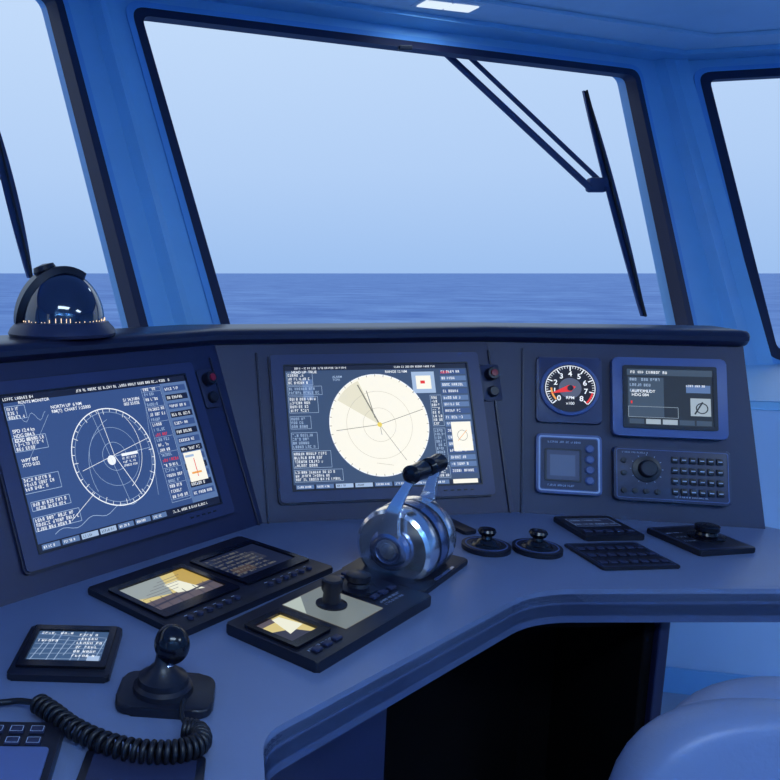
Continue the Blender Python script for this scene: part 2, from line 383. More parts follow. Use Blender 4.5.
bm=bmesh.new(); ringframe(bm,rrect(.026,.022,w-.052,h-.046,.006),rrect(.036,.032,w-.072,h-.066,.002),.023,.029); obj("screen_bezel",bm,blk,e)
E_n1=emit("nav_dark",(38,46,58)); E_n2=emit("nav_mid",(64,80,100)); E_n3=emit("nav_light",(160,176,190))
g=Gfx(e,.0255); x0,y0,sw,sh=.036,.032,w-.072,h-.066
g.rect(x0,y0,sw,sh,E_n1); g.rect(x0,y0+sh-.018,sw,.018,E_n2,.0004); g.rect(x0+.004,y0+.022,.09,sh-.046,E_n2,.0004)
g.dashes(x0+.008,y0+sh-.034,.08,3,.016,E_lt,.001); g.frame(x0+.004,y0+.022,.125,.03,.001,E_n3)
g.rect(x0+.16,y0+.03,.05,.05,E_n3,.0004); g.line(x0+.17,y0+.035,x0+.19,y0+.07,.004,E_n1,.001); g.arc(x0+.188,y0+.052,.014,.003,E_n1,dz=.001); g.rect(x0+.15,y0+.095,.06,.022,E_md,.0004)
for i in range(5): g.rect(x0+.006+i*.042,y0+.003,.037,.014,E_n3 if i in(1,2) else E_n2,.0006)
g.rect(x0+.01,y0+.06,.004,.008,E_rd,.001);g.dashes(x0+.01,y0+sh-.013,.15,1,.014,E_w,.001); g.dashes(x0+.15,y0+.112,.05,1,.01,E_w,.001)
g.done(); text(e,"AUTOPILOT\nHDG 084",x0+.012,y0+.092,.027,.011,E_w)
w,h=.172,.170
e=inst("gps_receiver",.467,.06,w,h,.020,greyp,.012)
bm=bmesh.new(); ringframe(bm,rrect(.006,.006,w-.012,h-.012,.008),rrect(.010,.010,w-.020,h-.020,.007),.019,.022); obj("rim",bm,white,e)
bm=bmesh.new(); prism(bm,rrect(.013,.013,w-.026,h-.026,.006),.018,.022); obj("face",bm,dkgrey,e)
bm=bmesh.new(); ringframe(bm,rrect(.022,.034,.096,.094,.006),rrect(.027,.039,.086,.084,.004),.021,.025); obj("screen_bezel",bm,blk,e)
g=Gfx(e,.0225); g.rect(.027,.039,.086,.084,emit("scr_lcd",(44,58,96)),.0004); g.rect(.036,.05,.066,.06,emit("scr_lcd2",(58,78,122)),.0008); g.dashes(.03,h-.026,.09,1,.010,white,.0006); g.dashes(.03,.02,.08,1,.010,white,.0006); g.done()
bm=bmesh.new()
for i in range(4): lathe(bm,[(.012,0),(.012,.005),(.009,.008),(0,.008)],(.139,.040+i*.030,.021),n=20)
obj("keys",bm,greyp,e,True)
w,h=.289,.149
e=inst("vhf_radio",.669,.054,w,h,.022,dkgrey,.010)
bm=bmesh.new(); ringframe(bm,rrect(.006,.006,w-.012,h-.012,.007),rrect(.008,.008,w-.016,h-.016,.006),.021,.023); obj("rim",bm,greyp,e)
bm=bmesh.new(); lathe(bm,[(.036,0),(.036,.004),(.024,.006),(.022,.022),(.019,.025),(0,.025)],(.082,.088,.022)); obj("tuning_knob",bm,blk,e,True)
bm=bmesh.new()
for i in range(6):
    for j in range(4): box(bm,(.152+i*.022,.030+j*.029,.024),(.016,.018,.006),.002)
for i in range(4): lathe(bm,[(.007,0),(.007,.006),(0,.007)],(.024+i*.028,.026,.022),n=16)
for j in range(2): lathe(bm,[(.007,0),(.007,.006),(0,.007)],(.024,.075+j*.035,.022),n=16)
obj("keypad",bm,blk,e,True)
g=Gfx(e,.0275)
for i in range(6):
    for j in range(4): g.rect(.147+i*.022,.029+j*.029,.010,.0025,white); 
g.done()
g=Gfx(e,.0226); g.dashes(.02,h-.018,.08,1,.008,white); g.dashes(.15,.014,.12,1,.006,white)
for i in range(12):
    a=math.radians(i*30); g.line(.082+.038*math.cos(a),.088+.038*math.sin(a),.082+.042*math.cos(a),.088+.042*math.sin(a),.0015,white)
g.done()
# ------------------------------------------------------------ desk equipment
def deskM(cx,cy,h): return Matrix.Translation((cx,cy,ZD+.0005))@Matrix.Rotation(h,4,'Z')
e=empty("camera_monitor_panel",deskM(.070,1.637,.757)); w,h=.485,.292
bm=bmesh.new(); prism(bm,rrect(-w/2,-h/2,w,h,.006),0,.014,.004); obj("housing",bm,blk,e,True)
for sx,nm in ((-.115,"a"),(.125,"b")):
    bm=bmesh.new(); ringframe(bm,rrect(sx-.108,-.085,.216,.185,.006),rrect(sx-.094,-.055,.188,.138,.003),.013,.019); obj("screen_frame_"+nm,bm,blk2,e)
g=Gfx(e,.0145); g.rect(-.209,-.055,.188,.138,E_am); 
g.rect(-.209,-.055,.188,.05,emit("cctv_brown",(92,84,92)),.0004); g.poly([(-.209,.083),(-.209,.02),(-.13,-.005),(-.09,.083)],emit("cctv_grey",(150,160,160)),.0006); g.poly([(-.10,-.005),(-.05,.083),(-.021,.083),(-.021,-.005)],emit("cctv_tan",(190,160,80)),.0006)
g.poly([(-.12,-.01),(-.115,.04),(-.075,.04),(-.06,-.03)],emit("cctv_white",(236,236,215)),.0008); g.line(-.209,-.03,-.021,-.015,.006,emit("cctv_dark",(52,54,72)),.001)
for i in range(6): g.line(-.20+.03*i,-.05,-.19+.03*i,.0,.002,MATS["cctv_dark"],.001)
for i in range(5): g.line(-.20+.02*i,.01+.012*i,-.10+.012*i,.01+.013*i,.0016,MATS["cctv_brown"],.0012)
g.rect(.031,-.055,.188,.138,E_dk); g.dashes(.04,.065,.16,7,.017,emit("scr_dim",(112,112,108)),.0008,.6); g.rect(.05,-.03,.06,.03,emit("scr_dim2",(70,60,60)),.0006); g.rect(.13,.0,.05,.05,emit("scr_dim3",(46,50,66)),.0004)
g.done()
bm=bmesh.new()
for sx in (-.115,.125):
    for i in range(6): lathe(bm,[(.007,0),(.007,.005),(0,.006)],(sx-.07+i*.027,-.115,.014),n=14)
obj("keys",bm,dkgrey,e,True)
g=Gfx(e,.0148)
for sx in (-.115,.125):
    for i in range(6): g.rect(sx-.074+i*.027,-.102,.009,.002,white)
g.done()
e=empty("trackball_control_panel",deskM(.298,1.454,.779)); w,h=.400,.214
bm=bmesh.new(); prism(bm,rrect(-w/2,-h/2,w,h,.006),0,.022,.004); obj("housing",bm,blk,e,True)
bm=bmesh.new(); ringframe(bm,rrect(-.19,-.055,.105,.125,.005),rrect(-.178,-.035,.08,.09,.003),.021,.028); obj("display_frame",bm,blk2,e)
g=Gfx(e,.0225); g.rect(-.178,-.035,.08,.09,E_am); g.poly([(-.178,-.035),(-.178,.02),(-.13,.0),(-.11,-.035)],MATS["cctv_dark"],.0005); g.poly([(-.15,-.01),(-.13,.05),(-.11,.05),(-.10,0)],MATS["cctv_white"],.0007); g.rect(-.178,.04,.05,.015,MATS["cctv_brown"],.0006)
g.rect(-.06,-.07,.13,.15,emit("pad_glow",(112,122,124)),.0002); g.poly([(-.06,.02),(.0,.08),(-.06,.08)],emit("pad_glow2",(176,188,180)),.0004); g.frame(-.06,-.07,.13,.15,.002,MATS["scr_dim"],.0006)
g.dashes(.09,-.055,.09,2,.012,white,.0006); g.dashes(-.18,-.075,.1,1,.012,white,.0006)
g.done()
bm=bmesh.new()
for i in range(3):
    box(bm,(-.165+i*.03,-.08,.0245),(.02,.014,.006),.002)
    box(bm,(.105+i*.032,.08,.0245),(.022,.018,.006),.002); box(bm,(.105+i*.032,-.03,.0245),(.022,.014,.006),.002)
obj("keys",bm,dkgrey,e,True)
def knob(bm,x,y,z,r=.026,hh=.05):
    lathe(bm,[(r*1.5,0),(r*1.5,.004),(r*.9,.008),(r*.8,hh*.45),(r,hh*.6),(r,hh*.95),(r*.85,hh),(0,hh*1.02)],(x,y,z),n=28)
bm=bmesh.new(); knob(bm,.012,.012,.022,.021,.056); obj("knob_main",bm,blk,e,True)
bm=bmesh.new(); knob(bm,.120,.020,.022,.026,.034); obj("knob_side",bm,blk,e,True)
e=empty("small_chart_display",deskM(-.207,1.305,-.051)); w,h=.175,.187
bm=bmesh.new(); prism(bm,rrect(-w/2,-h/2,w,h,.008),0,.012,.004); obj("housing",bm,blk,e,True)
bm=bmesh.new(); ringframe(bm,rrect(-.078,-.07,.156,.155,.005),rrect(-.066,-.05,.132,.118,.002),.011,.017); obj("frame",bm,blk2,e)
g=Gfx(e,.0125); g.rect(-.066,-.05,.132,.118,emit("scr_small",(62,90,128)))
for i in range(9):
    x=-.06+i*.014; g.line(x,-.045+.02*math.sin(i*2),x+.012,.055-.03*math.cos(i*1.7),.0012,E_lt)
for i in range(6): g.line(-.064,-.04+i*.019,.064,-.036+i*.017+.006*math.sin(i),.0010,E_lt)
g.dashes(.012,.05,.05,6,.016,E_w,.0009,.5); g.dashes(-.06,.055,.06,2,.03,E_w,.0009,.25); g.rect(.04,-.045,.022,.02,E_lt,.0006)
g.done()
# ------------------------------------------------------------ twin throttle
P=at_z(400,572,ZD); th=.86
e=empty("engine_throttle_lever",deskM(P.x+.018,P.y+.020,th))
bm=bmesh.new(); prism(bm,rrect(-.128,-.100,.256,.200,.01),0,.012,.004); obj("base_plate",bm,blk,e,True)
ZCN=.070
def drum(name,prof,m,zc=ZCN):
    bm=bmesh.new(); lathe(bm,prof,(0,0,0),'X',64)
    for v in bm.verts: v.co.z+=zc
    for v in bm.verts:
        if v.co.z<.010: v.co.z=.010
    bmesh.ops.remove_doubles(bm,verts=bm.verts,dist=.0004)
    return obj(name,bm,m,e,True)
R0=.090
drum("drum_core",[(R0-.012,-.070),(R0-.012,.070)],blk)
drum("drum_band_a",[(.03,-.078),(R0-.010,-.078),(R0-.002,-.072),(R0,-.064),(R0+.002,-.045),(R0,-.028),(.07,-.028)],metal)
drum("drum_band_b",[(.07,-.018),(R0+.001,-.018),(R0+.003,0),(R0+.001,.018),(.07,.018)],metal2)
drum("drum_band_c",[(.07,.028),(R0,.028),(R0+.002,.045),(R0,.064),(R0-.002,.072),(R0-.010,.078),(.03,.078)],metal)
def levers(x,sgn,dy):
    bm=bmesh.new()
    lathe(bm,[(.046,0),(.048,.008),(.044,.018),(.036,.022),(.028,.022),(.025,.017),(0,.017)],(x,0,ZCN),R=Matrix.Rotation(sgn*math.pi/2,3,'Y'),n=40)
    obj("pivot_disc",bm,metal2,e,True)
    bm=bmesh.new(); lathe(bm,[(.020,0),(.018,.004),(0,.005)],(x+sgn*.017,0,ZCN),R=Matrix.Rotation(sgn*math.pi/2,3,'Y'),n=32); obj("pivot_cap",bm,metal,e,True)
    bm=bmesh.new(); rings=[]
    for k in range(13):
        t=k/12; z=ZCN+t*.166; y=dy*t+math.sin(t*math.pi)*.012; wd=.024*(1-t)**1.6+.010
        xx=x+sgn*.014-sgn*max(0,t-.6)*.06
        rings.append([Vector((xx-.006,y-wd,z)),Vector((xx+.006,y-wd,z)),Vector((xx+.006,y+wd,z)),Vector((xx-.006,y+wd,z))])
    loft(bm,rings); bmesh.ops.bevel(bm,geom=bm.edges[:],offset=.0025,segments=2,affect='EDGES'); obj("lever_arm",bm,metal,e,True)
    bm=bmesh.new(); L=.082
    lathe(bm,[(0,-L/2),(.014,-L/2+.002),(.021,-L/2+.012),(.019,0),(.021,L/2-.012),(.014,L/2-.002),(0,L/2)],(sgn*.046,dy,ZCN+.176),'X',28)
    obj("grip",bm,blk2,e,True)
levers(-.080,-1,-.036); levers(.080,1,-.036)
bm=bmesh.new(); box(bm,(0,-.093,.0128),(.1,.008,.002),.0008); obj("label_strip",bm,metal2,e)
# ------------------------------------------------------------ small joysticks on the right
def thumb_joystick(u,v,h):
    P=at_z(u,v,ZD); e=empty("thumb_joystick",deskM(P.x,P.y,h))
    bm=bmesh.new(); tb=[(.058*math.cos(a),.060*math.sin(a)) for a in [2*math.pi*i/40 for i in range(40)]]; prism(bm,tb,0,.012,.004); obj("base",bm,blk,e,True)
    bm=bmesh.new(); lathe(bm,[(.036,.012),(.032,.016),(.026,.018),(.022,.024),(.014,.028),(.012,.034),(.018,.038),(.022,.046),(.019,.052),(0,.054)],(0,0,0)); obj("stick",bm,blk2,e,True)
    bm=bmesh.new(); tb=[(.050*math.cos(a),.050*math.sin(a)) for a in [2*math.pi*i/40 for i in range(40)]]; ti=[(.047*math.cos(a),.047*math.sin(a)) for a in [2*math.pi*i/40 for i in range(40)]]; ringframe(bm,tb,ti,.0118,.0135); obj("ring",bm,greyp,e)
thumb_joystick(486,549,-.2); thumb_joystick(537,551,-.2)
def flat_panel(name,quad,th=.014):
    pts=[at_z(u,v,ZD).xy for u,v in quad]; c=sum(pts,Vector((0,0)))/4
    ax=((pts[1]-pts[0])+(pts[2]-pts[3])).normalized(); h=math.atan2(ax.y,ax.x)
    w=((pts[1]-pts[0]).length+(pts[2]-pts[3]).length)/2; d=((pts[3]-pts[0]).length+(pts[2]-pts[1]).length)/2
    e=empty(name,deskM(c.x,c.y,h)); bm=bmesh.new(); prism(bm,rrect(-w/2,-d/2,w,d,.006),0,th,.003); obj("housing",bm,blk,e,True); return e,w,d
e,w,d=flat_panel("alarm_panel",[(558,521),(614,521),(638,540),(580,542)])
g=Gfx(e,.0145); g.rect(-w*.38,-d*.05,w*.76,d*.38,E_dk); g.dashes(-w*.36,d*.22,w*.7,2,.03,E_md,.0005,.25); g.frame(-w*.38,-d*.05,w*.76,d*.38,.0015,white); g.done()
bm=bmesh.new(); [box(bm,(-w*.36+i*w*.18,-d*.3,.016),(.02,.016,.005),.002) for i in range(5)]; obj("keys",bm,dkgrey,e,True)
e,w,d=flat_panel("keypad_panel",[(568,546),(640,544),(676,569),(598,571)],.006)
bm=bmesh.new()
for i in range(7):
    for j in range(3): box(bm,(-w*.4+i*w*.133,-d*.3+j*d*.27,.008),(.018,.016,.004),.0015)
obj("keys",bm,dkgrey,e,True); g=Gfx(e,.0065); g.frame(-w*.46,-d*.45,w*.92,d*.9,.0015,greyp); g.done()
e,w,d=flat_panel("thruster_control",[(657,533),(711,530),(741,553),(688,557)],.014)
bm=bmesh.new(); knob(bm,.02,.0,.014,.028,.032); obj("knob",bm,blk2,e,True)
g=Gfx(e,.0145); g.dashes(-w*.4,d*.2,w*.3,3,.03,white,.0005,.2); g.frame(-w*.46,-d*.45,w*.92,d*.9,.0015,greyp); g.done()
e,w,d=flat_panel("switch_strip",[(446,521),(458,520),(466,534),(454,536)],.010)
# ------------------------------------------------------------ ball joystick
P=at_z(168,698,ZD); e=empty("ball_joystick",deskM(P.x,P.y,-.12))
bm=bmesh.new(); prism(bm,rrect(-.080,-.060,.155,.115,.03),0,.016,.005); obj("base",bm,blk,e,True)
bm=bmesh.new(); lathe(bm,[(.050,.014),(.048,.024),(.042,.029),(.040,.038),(.030,.044),(.022,.052),(.014,.060),(.011,.074)],(-.008,.0,0)); obj("boot",bm,blk,e,True)
bm=bmesh.new(); bmesh.ops.create_uvsphere(bm,u_segments=32,v_segments=20,radius=.029,matrix=Matrix.Translation((.006,.006,.090))@Matrix.Diagonal((1,1,1.10,1))); obj("ball",bm,blk2,e,True)
bm=bmesh.new(); lathe(bm,[(.014,.056),(.015,.059),(.012,.063)],(-.003,.003,0)); obj("collar",bm,metal2,e,True)
# ------------------------------------------------------------ coiled cord
path=[at_z(u,v,ZD+.022) for u,v in ((36,702),(52,712),(72,727),(98,740),(128,749),(158,752),(184,750),(200,742),(198,732),(184,729))]
def cr(P,t):
    n=len(P)-1; i=min(int(t*n),n-1); f=t*n-i; p0=P[max(i-1,0)];p1=P[i];p2=P[i+1];p3=P[min(i+2,n)]
    return .5*((2*p1)+(p2-p0)*f+(2*p0-5*p1+4*p2-p3)*f*f+(3*p1-p0-3*p2+p3)*f**3)
pts=[]; N=1100; turns=34
for i in range(N+1):
    t=i/N; p=cr(path,t); q=cr(path,min(1,t+.002)); 
    if t>.997: q=p+(p-cr(path,t-.002))
    T=(q-p).normalized(); S=T.cross(Vector((0,0,1))).normalized(); U=S.cross(T)
    a=t*turns*2*math.pi; rr_=.0125*min(1,t*30+.3); pts.append(p+S*math.cos(a)*rr_+U*math.sin(a)*rr_)
cord=empty("coiled_phone_cord",Matrix.Identity(4)); tube("coil",pts,.0042,rubber,cord,3)
tube("lead_a",[at_z(-40,706,ZD+.008),at_z(0,703,ZD+.008),at_z(22,700,ZD+.012),pts[0]],.005,rubber,cord,3,spline='SMOOTH')
tube("lead_b",[pts[-1],at_z(178,716,ZD+.03),at_z(184,700,ZD+.035)],.004,rubber,cord,3,spline='SMOOTH')
P0=at_z(10,758,ZD); e=empty("telephone_base",deskM(P0.x,P0.y,-.02))
bm=bmesh.new(); prism(bm,rrect(-.11,-.10,.178,.16,.01),0,.018,.005); obj("housing",bm,blk,e,True)
bm=bmesh.new()
for i in range(5):
    for j in range(2): box(bm,(-.088+i*.03,.038-j*.028,.0195),(.022,.017,.004),.0015)
obj("keys",bm,dkgrey,e,True)
g=Gfx(e,.0218)
for i in range(5):
    for j in range(2): g.frame(-.097+i*.03,.031-j*.028,.018,.013,.0008,white)
g.done()
bm=bmesh.new(); prism(bm,rrect(-.10,-.09,.158,.085,.008),.017,.021); obj("cradle",bm,greyp,e)
P0=at_z(138,778,ZD); e=empty("control_tablet",deskM(P0.x,P0.y,-.1)); bm=bmesh.new(); prism(bm,rrect(-.08,-.075,.17,.12,.006),0,.008,.002); obj("housing",bm,blk,e,True)
bm=bmesh.new(); prism(bm,rrect(-.068,-.065,.146,.10,.004),.0079,.0088); obj("screen_glass",bm,dkgrey,e)
# ------------------------------------------------------------ dome camera on the ledge
dz=ZT+.0065; e=empty("dome_camera",Matrix.Translation((-.310,2.0,dz))@Matrix.Rotation(.15,4,'Z'))
bm=bmesh.new(); lathe(bm,[(.134,0),(.138,.008),(.132,.020),(.122,.030),(.118,.036),(0,.036)],n=64); obj("base_ring",bm,dkgrey,e,True)
bm=bmesh.new(); lathe(bm,[(.108*math.cos(a),.036+.130*math.sin(a)) for a in [math.pi/2*i/20 for i in range(21)]],n=64); obj("glass_dome",bm,mat("dome_glass",(24,28,60),.08,0,spec=.8,coat=1.0),e,True)
bm=bmesh.new(); rings=[]
for i in range(23):
    a=math.radians(62+118*i/22); wd=.014+.030*abs(math.sin(a))**.7
    rr=[]
    for (dr,dy) in ((.104,-wd),(.122,-wd*.8),(.122,wd*.8),(.104,wd)):
        rr.append(Vector((dr*math.cos(a),dy,.034+(dr+.020*abs(math.sin(a)))*math.sin(a))))
    rings.append(rr)
loft(bm,rings); bmesh.ops.transform(bm,verts=bm.verts,matrix=Matrix.Rotation(.25,4,'Z')); obj("shroud",bm,blk,e,True)
bm=bmesh.new(); lathe(bm,[(.026,0),(.030,.008),(.026,.020),(0,.024)],(-.038,-.01,.158),R=Matrix.Rotation(-.3,3,'Y')); obj("cap_button",bm,blk,e,True)
bm=bmesh.new()
for i in range(54):
    a=math.radians(i*6.7+random.uniform(-2,2)); hh=.002+.010*random.random()**3; rr_=.1085; box(bm,(rr_*math.cos(a),rr_*math.sin(a),.038+hh/2),(.002,.002,hh))
obj("reflected_glints",bm,emit("painted_glint",(255,226,190),1.3),e)  # glowing specks imitate city lights reflected low on the dome
# ------------------------------------------------------------ windows / front wall
K=.5
FC={'L':(math.radians(45),1.99),'C':(math.radians(20.8),2.609),'R':(math.radians(-15),4.325)}
def fax(k):
    h,D=FC[k]; return Vector((math.cos(h),math.sin(h),0)),Vector((-math.sin(h),math.cos(h),0)),D
def fpt(k,s,Z,off=0):
    a,n,D=fax(k); return a*s+n*(D+K*Z+off)+Vector((0,0,Z+CH))
def on_facet(k,u,v,off=0):
    a,n,D=fax(k); r=ray(u,v); nn=n-Vector((0,0,K)); t=(D+off)/r.dot(nn); P=r*t; return P.dot(a),P.z
def corner(k1,k2,Z,off=0):
    a1,n1,D1=fax(k1);a2,n2,D2=fax(k2); p=isect(n1,D1+K*Z+off,n2,D2+K*Z+off); return Vector((p.x,p.y,Z+CH))
ZB,ZTOP,ZC=-.41,1.03,1.15
def s_line(k,p,q):
    s0,z0=on_facet(k,*p); s1,z1=on_facet(k,*q)
    return lambda Z: s0+(s1-s0)*(Z-z0)/(z1-z0)
cl=s_line('C',(132,12),(220,322)); crr=s_line('C',(637,75),(692,330))
ll=s_line('L',(60,0),(144,322)); rl=s_line('R',(698,72),(769,360))
glass=bpy.data.materials.new("window_glass"); glass.use_nodes=True; nt=glass.node_tree; nt.nodes.clear()
o_=nt.nodes.new("ShaderNodeOutputMaterial"); tr=nt.nodes.new("ShaderNodeBsdfTransparent")
tr.inputs["Color"].default_value=(.975,.988,1,1)
nt.links.new(tr.outputs[0],o_.inputs[0])
SLEFT=-1.6
def bounds(k,Z):
    a,n,D=fax(k)
    lo=SLEFT if k=='L' else corner({'C':'L','R':'C'}[k],k,Z).dot(a) 
    hi={'L':lambda: corner('L','C',Z).dot(a),'C':lambda: corner('C','R',Z).dot(a),'R':lambda: 5.2}[k]()
    return lo,hi
def hole(k,ins=0):
    zt,zb=ZTOP-ins,-.39+ins
    if k=='C': q=[(cl(zb)+ins,zb),(crr(zb)-ins,zb),(crr(zt)-ins,zt),(cl(zt)+ins,zt)]
    if k=='L': q=[(-1.2+ins,zb),(ll(zb)-ins,zb),(ll(zt)-ins,zt),(-1.3+ins,zt)]
    if k=='R': q=[(rl(zb)+ins,zb),(4.6-ins,zb),(4.7-ins,zt),(rl(zt)+ins,zt)]
    return roundpoly([Vector(p) for p in q],max(.02,.06-ins*.6),6)
for idx,k in enumerate('LCR'):
    a,n,D=fax(k)
    hp=hole(k); m=len(hp)//4
    lb,rb=bounds(k,ZB-.0),bounds(k,ZC+.02)
    oc=[(lb[0],ZB),(lb[1],ZB),(rb[1],ZC+.02),(rb[0],ZC+.02)]
    def ring4(off):
        return [fpt(k,p[0],p[1],off) for p in hp],[fpt(k,oc[i//m][0],oc[i//m][1],off) for i in range(len(hp))]
    bm=bmesh.new(); i0,o0=ring4(0); i1,o1=ring4(.12); N=len(hp)
    V=[[bm.verts.new(p) for p in L] for L in (o0,i0,i1,o1)]
    for A,Bq in zip(V,V[1:]+V[:1]):
        for i in range(N):
            j=(i+1)%N
            try: bm.faces.new((A[i],A[j],Bq[j],Bq[i]))
            except Exception: pass
    bmesh.ops.remove_doubles(bm,verts=bm.verts,dist=1e-5)
    obj("wall_front_%s"%({'L':'port','C':'centre','R':'starboard'}[k]),bm,paint)
    win=empty("window_%d"%(idx+1),Matrix.Identity(4))
    gw=.032 if k!='R' else .040
    h1=hole(k,gw)
    bm=bmesh.new(); Vs=[[bm.verts.new(fpt(k,p[0],p[1],off)) for p in hh] for hh,off in ((hole(k,-.004),-.012),(h1,-.012),(h1,.05),(hole(k,-.004),.05))]
    for A,Bq in zip(Vs,Vs[1:]+Vs[:1]):
        for i in range(N): j=(i+1)%N; bm.faces.new((A[i],A[j],Bq[j],Bq[i]))
    obj("gasket",bm,gask,win)
    bm=bmesh.new(); Vs=[[bm.verts.new(fpt(k,p[0],p[1],off)) for p in hh] for hh,off in ((hole(k,-.03),-.0),(hole(k,-.03),-.010),(hole(k,-.004),-.010),(hole(k,-.004),0))]
    for A,Bq in zip(Vs,Vs[1:]+Vs[:1]):
        for i in range(N): j=(i+1)%N; bm.faces.new((A[i],A[j],Bq[j],Bq[i]))
    obj("inner_frame",bm,paint2,win)
    bm=bmesh.new(); bm.faces.new([bm.verts.new(fpt(k,p[0],p[1],.035)) for p in h1]); obj("glass",bm,glass,win)
for nm,(k1,k2,w1,w2) in {"trim_1":('L','C',.055,.060),"trim_2":('C','R',.10,.09)}.items():
    bm=bmesh.new(); rings=[]
    for Z in (ZB,ZC):
        c0=corner(k1,k2,Z); c1=corner(k1,k2,Z,-.05); a1,n1,_=fax(k1);a2,n2,_=fax(k2)
        rings.append([c0-a1*w1,c0-a1*(w1-.012)-n1*.05,c1,c0+a2*(w2-.012)-n2*.05,c0+a2*w2,c0+(n1+n2)*.02])
    loft(bm,rings); obj(nm,bm,paint)
def fpoly(off,Z):
    return [fpt('L',SLEFT,Z,off),corner('L','C',Z,off),corner('C','R',Z,off),fpt('R',5.2,Z,off)]
for nm,o1,o2,z1,z2 in (("trim_3",-.14,.0,1.105,1.15),("trim_4",-.34,-.14,1.13,1.15)):
    bm=bmesh.new(); A=fpoly(o1,z1);Bq=fpoly(o2,z1);C=fpoly(o2,z2);D_=fpoly(o1,z2)
    loft(bm,[[A[i],Bq[i],C[i],D_[i]] for i in range(4)]); obj(nm,bm,paint if nm=="trim_3" else ceilm)
cp=[p.xy for p in fpoly(.16,ZC)]
bm=bmesh.new(); prism(bm,[cp[0],(cp[0].x-.3,-2.6),(5.6,-2.6),(5.6,cp[3].y-.1),cp[3],cp[2],cp[1]],ZC+CH+.001,ZC+CH+.08); obj("ceiling",bm,ceilm)
wl=[p.xy for p in fpoly(.12,ZB)]
Bk=cline({'L':.385,'C':.43,'R':.545},0); aR_,nR_,_,_=axes('R'); far=Bk[3].xy+aR_.xy*2.6
aL_,_,_,_=axes('L'); farL=Bk[0].xy-aL_.xy*.9
lin_pts=[farL,Bk[1].xy,Bk[2].xy,far]
bm=bmesh.new(); prism(bm,[lin_pts[0],lin_pts[1],lin_pts[2],lin_pts[3],wl[3],wl[2],wl[1],wl[0]],ZB+CH-.03,ZB+CH+.0,.006); obj("trim_5",bm,paint)
bm=bmesh.new(); rings=[]
for i in range(4):
    p=lin_pts[i]; rings.append([Vector((p.x,p.y,0)),Vector((p.x,p.y,ZB+CH-.031)),Vector((p.x-.02,p.y+.06,ZB+CH-.031)),Vector((p.x-.02,p.y+.06,0))])
loft(bm,rings); obj("wall_front_lining",bm,lining)
bm=bmesh.new(); box(bm,(2.45,2.70,1.041+.045),(.3,.12,.09),.01,Matrix.Rotation(-.24,3,'Z')); obj("heater_vent",bm,paint2)
bm=bmesh.new(); prism(bm,[lin_pts[1]+Vector((0,-.004)),lin_pts[2]+Vector((0,-.004)),lin_pts[3]+Vector((0,-.004)),lin_pts[3]+Vector((0,-.02)),lin_pts[2]+Vector((0,-.02)),lin_pts[1]+Vector((0,-.02))],.001,.09); obj("baseboard_front",bm,paint2)
bm=bmesh.new(); box(bm,(1.6,1.0,-.05),(8.0,8.0,.1)); obj("floor",bm,floorm)
bm=bmesh.new(); box(bm,(1.6,-2.55,1.3),(8.2,.1,2.6)); obj("wall_back",bm,paint)
x0=cp[0].x-.05
bm=bmesh.new(); box(bm,(x0-.05,(cp[0].y-2.5)/2,1.3),(.1,cp[0].y+2.5,2.56)); obj("wall_left",bm,paint)
bm=bmesh.new(); box(bm,(5.45,.3,1.3),(.1,5.6,2.56)); obj("wall_right",bm,paint)
fixw=mat("fixture_white",(215,228,245),.4)
def lampfix(name,M,w,d,power,col=(.58,.78,1)):
    e=empty(name,M)
    bm=bmesh.new(); box(bm,(0,0,-.012),(w,d,.024),.006); obj("housing",bm,fixw,e,True)
    bm=bmesh.new()
    for i in range(2): box(bm,((i-.5)*w*.45,0,-.026),(w*.42,d*.6,.006),.001)
    obj("diffuser",bm,emit("diffuser",(225,240,255),1.0),e)
    L=bpy.data.lights.new("lamp",'AREA'); L.shape='RECTANGLE'; L.size=w;L.size_y=d;L.energy=power; L.color=col
    o=bpy.data.objects.new("lamp",L); link(o,e); o.location=(0,0,-.035)
def ceil_light_and_fill(x,y,h,w,d,power): lampfix("ceiling_light_and_fill",Matrix.Translation((x,y,ZC+CH))@Matrix.Rotation(h,4,'Z'),w,d,power)
p=at_z(448,5,ZC+CH-.02); ceil_light_and_fill(p.x,p.y,.3,.30,.12,1.0)
ceil_light_and_fill(.3,-.4,0,1.4,.5,32); ceil_light_and_fill(2.9,-.2,0,1.2,.5,32)  # unseen lamps behind the camera, added as interior fill
for x in (-.2,2.2):
    lampfix("rear_fill_light",Matrix.Translation((x,-2.49,1.9))@Matrix.Rotation(math.radians(-90-14),4,'X')@Matrix.Rotation(math.pi,4,'Z'),1.6,.9,150)  # unseen back-wall lamps added to brighten the front walls and pillars
s_,z_=on_facet('C',401,50); e=bmesh.new(); box(e,(0,0,0),(.06,.03,.02),.004); obj("window_latch",e,blk,M=Matrix.Translation(fpt('C',s_,z_,-.03)))
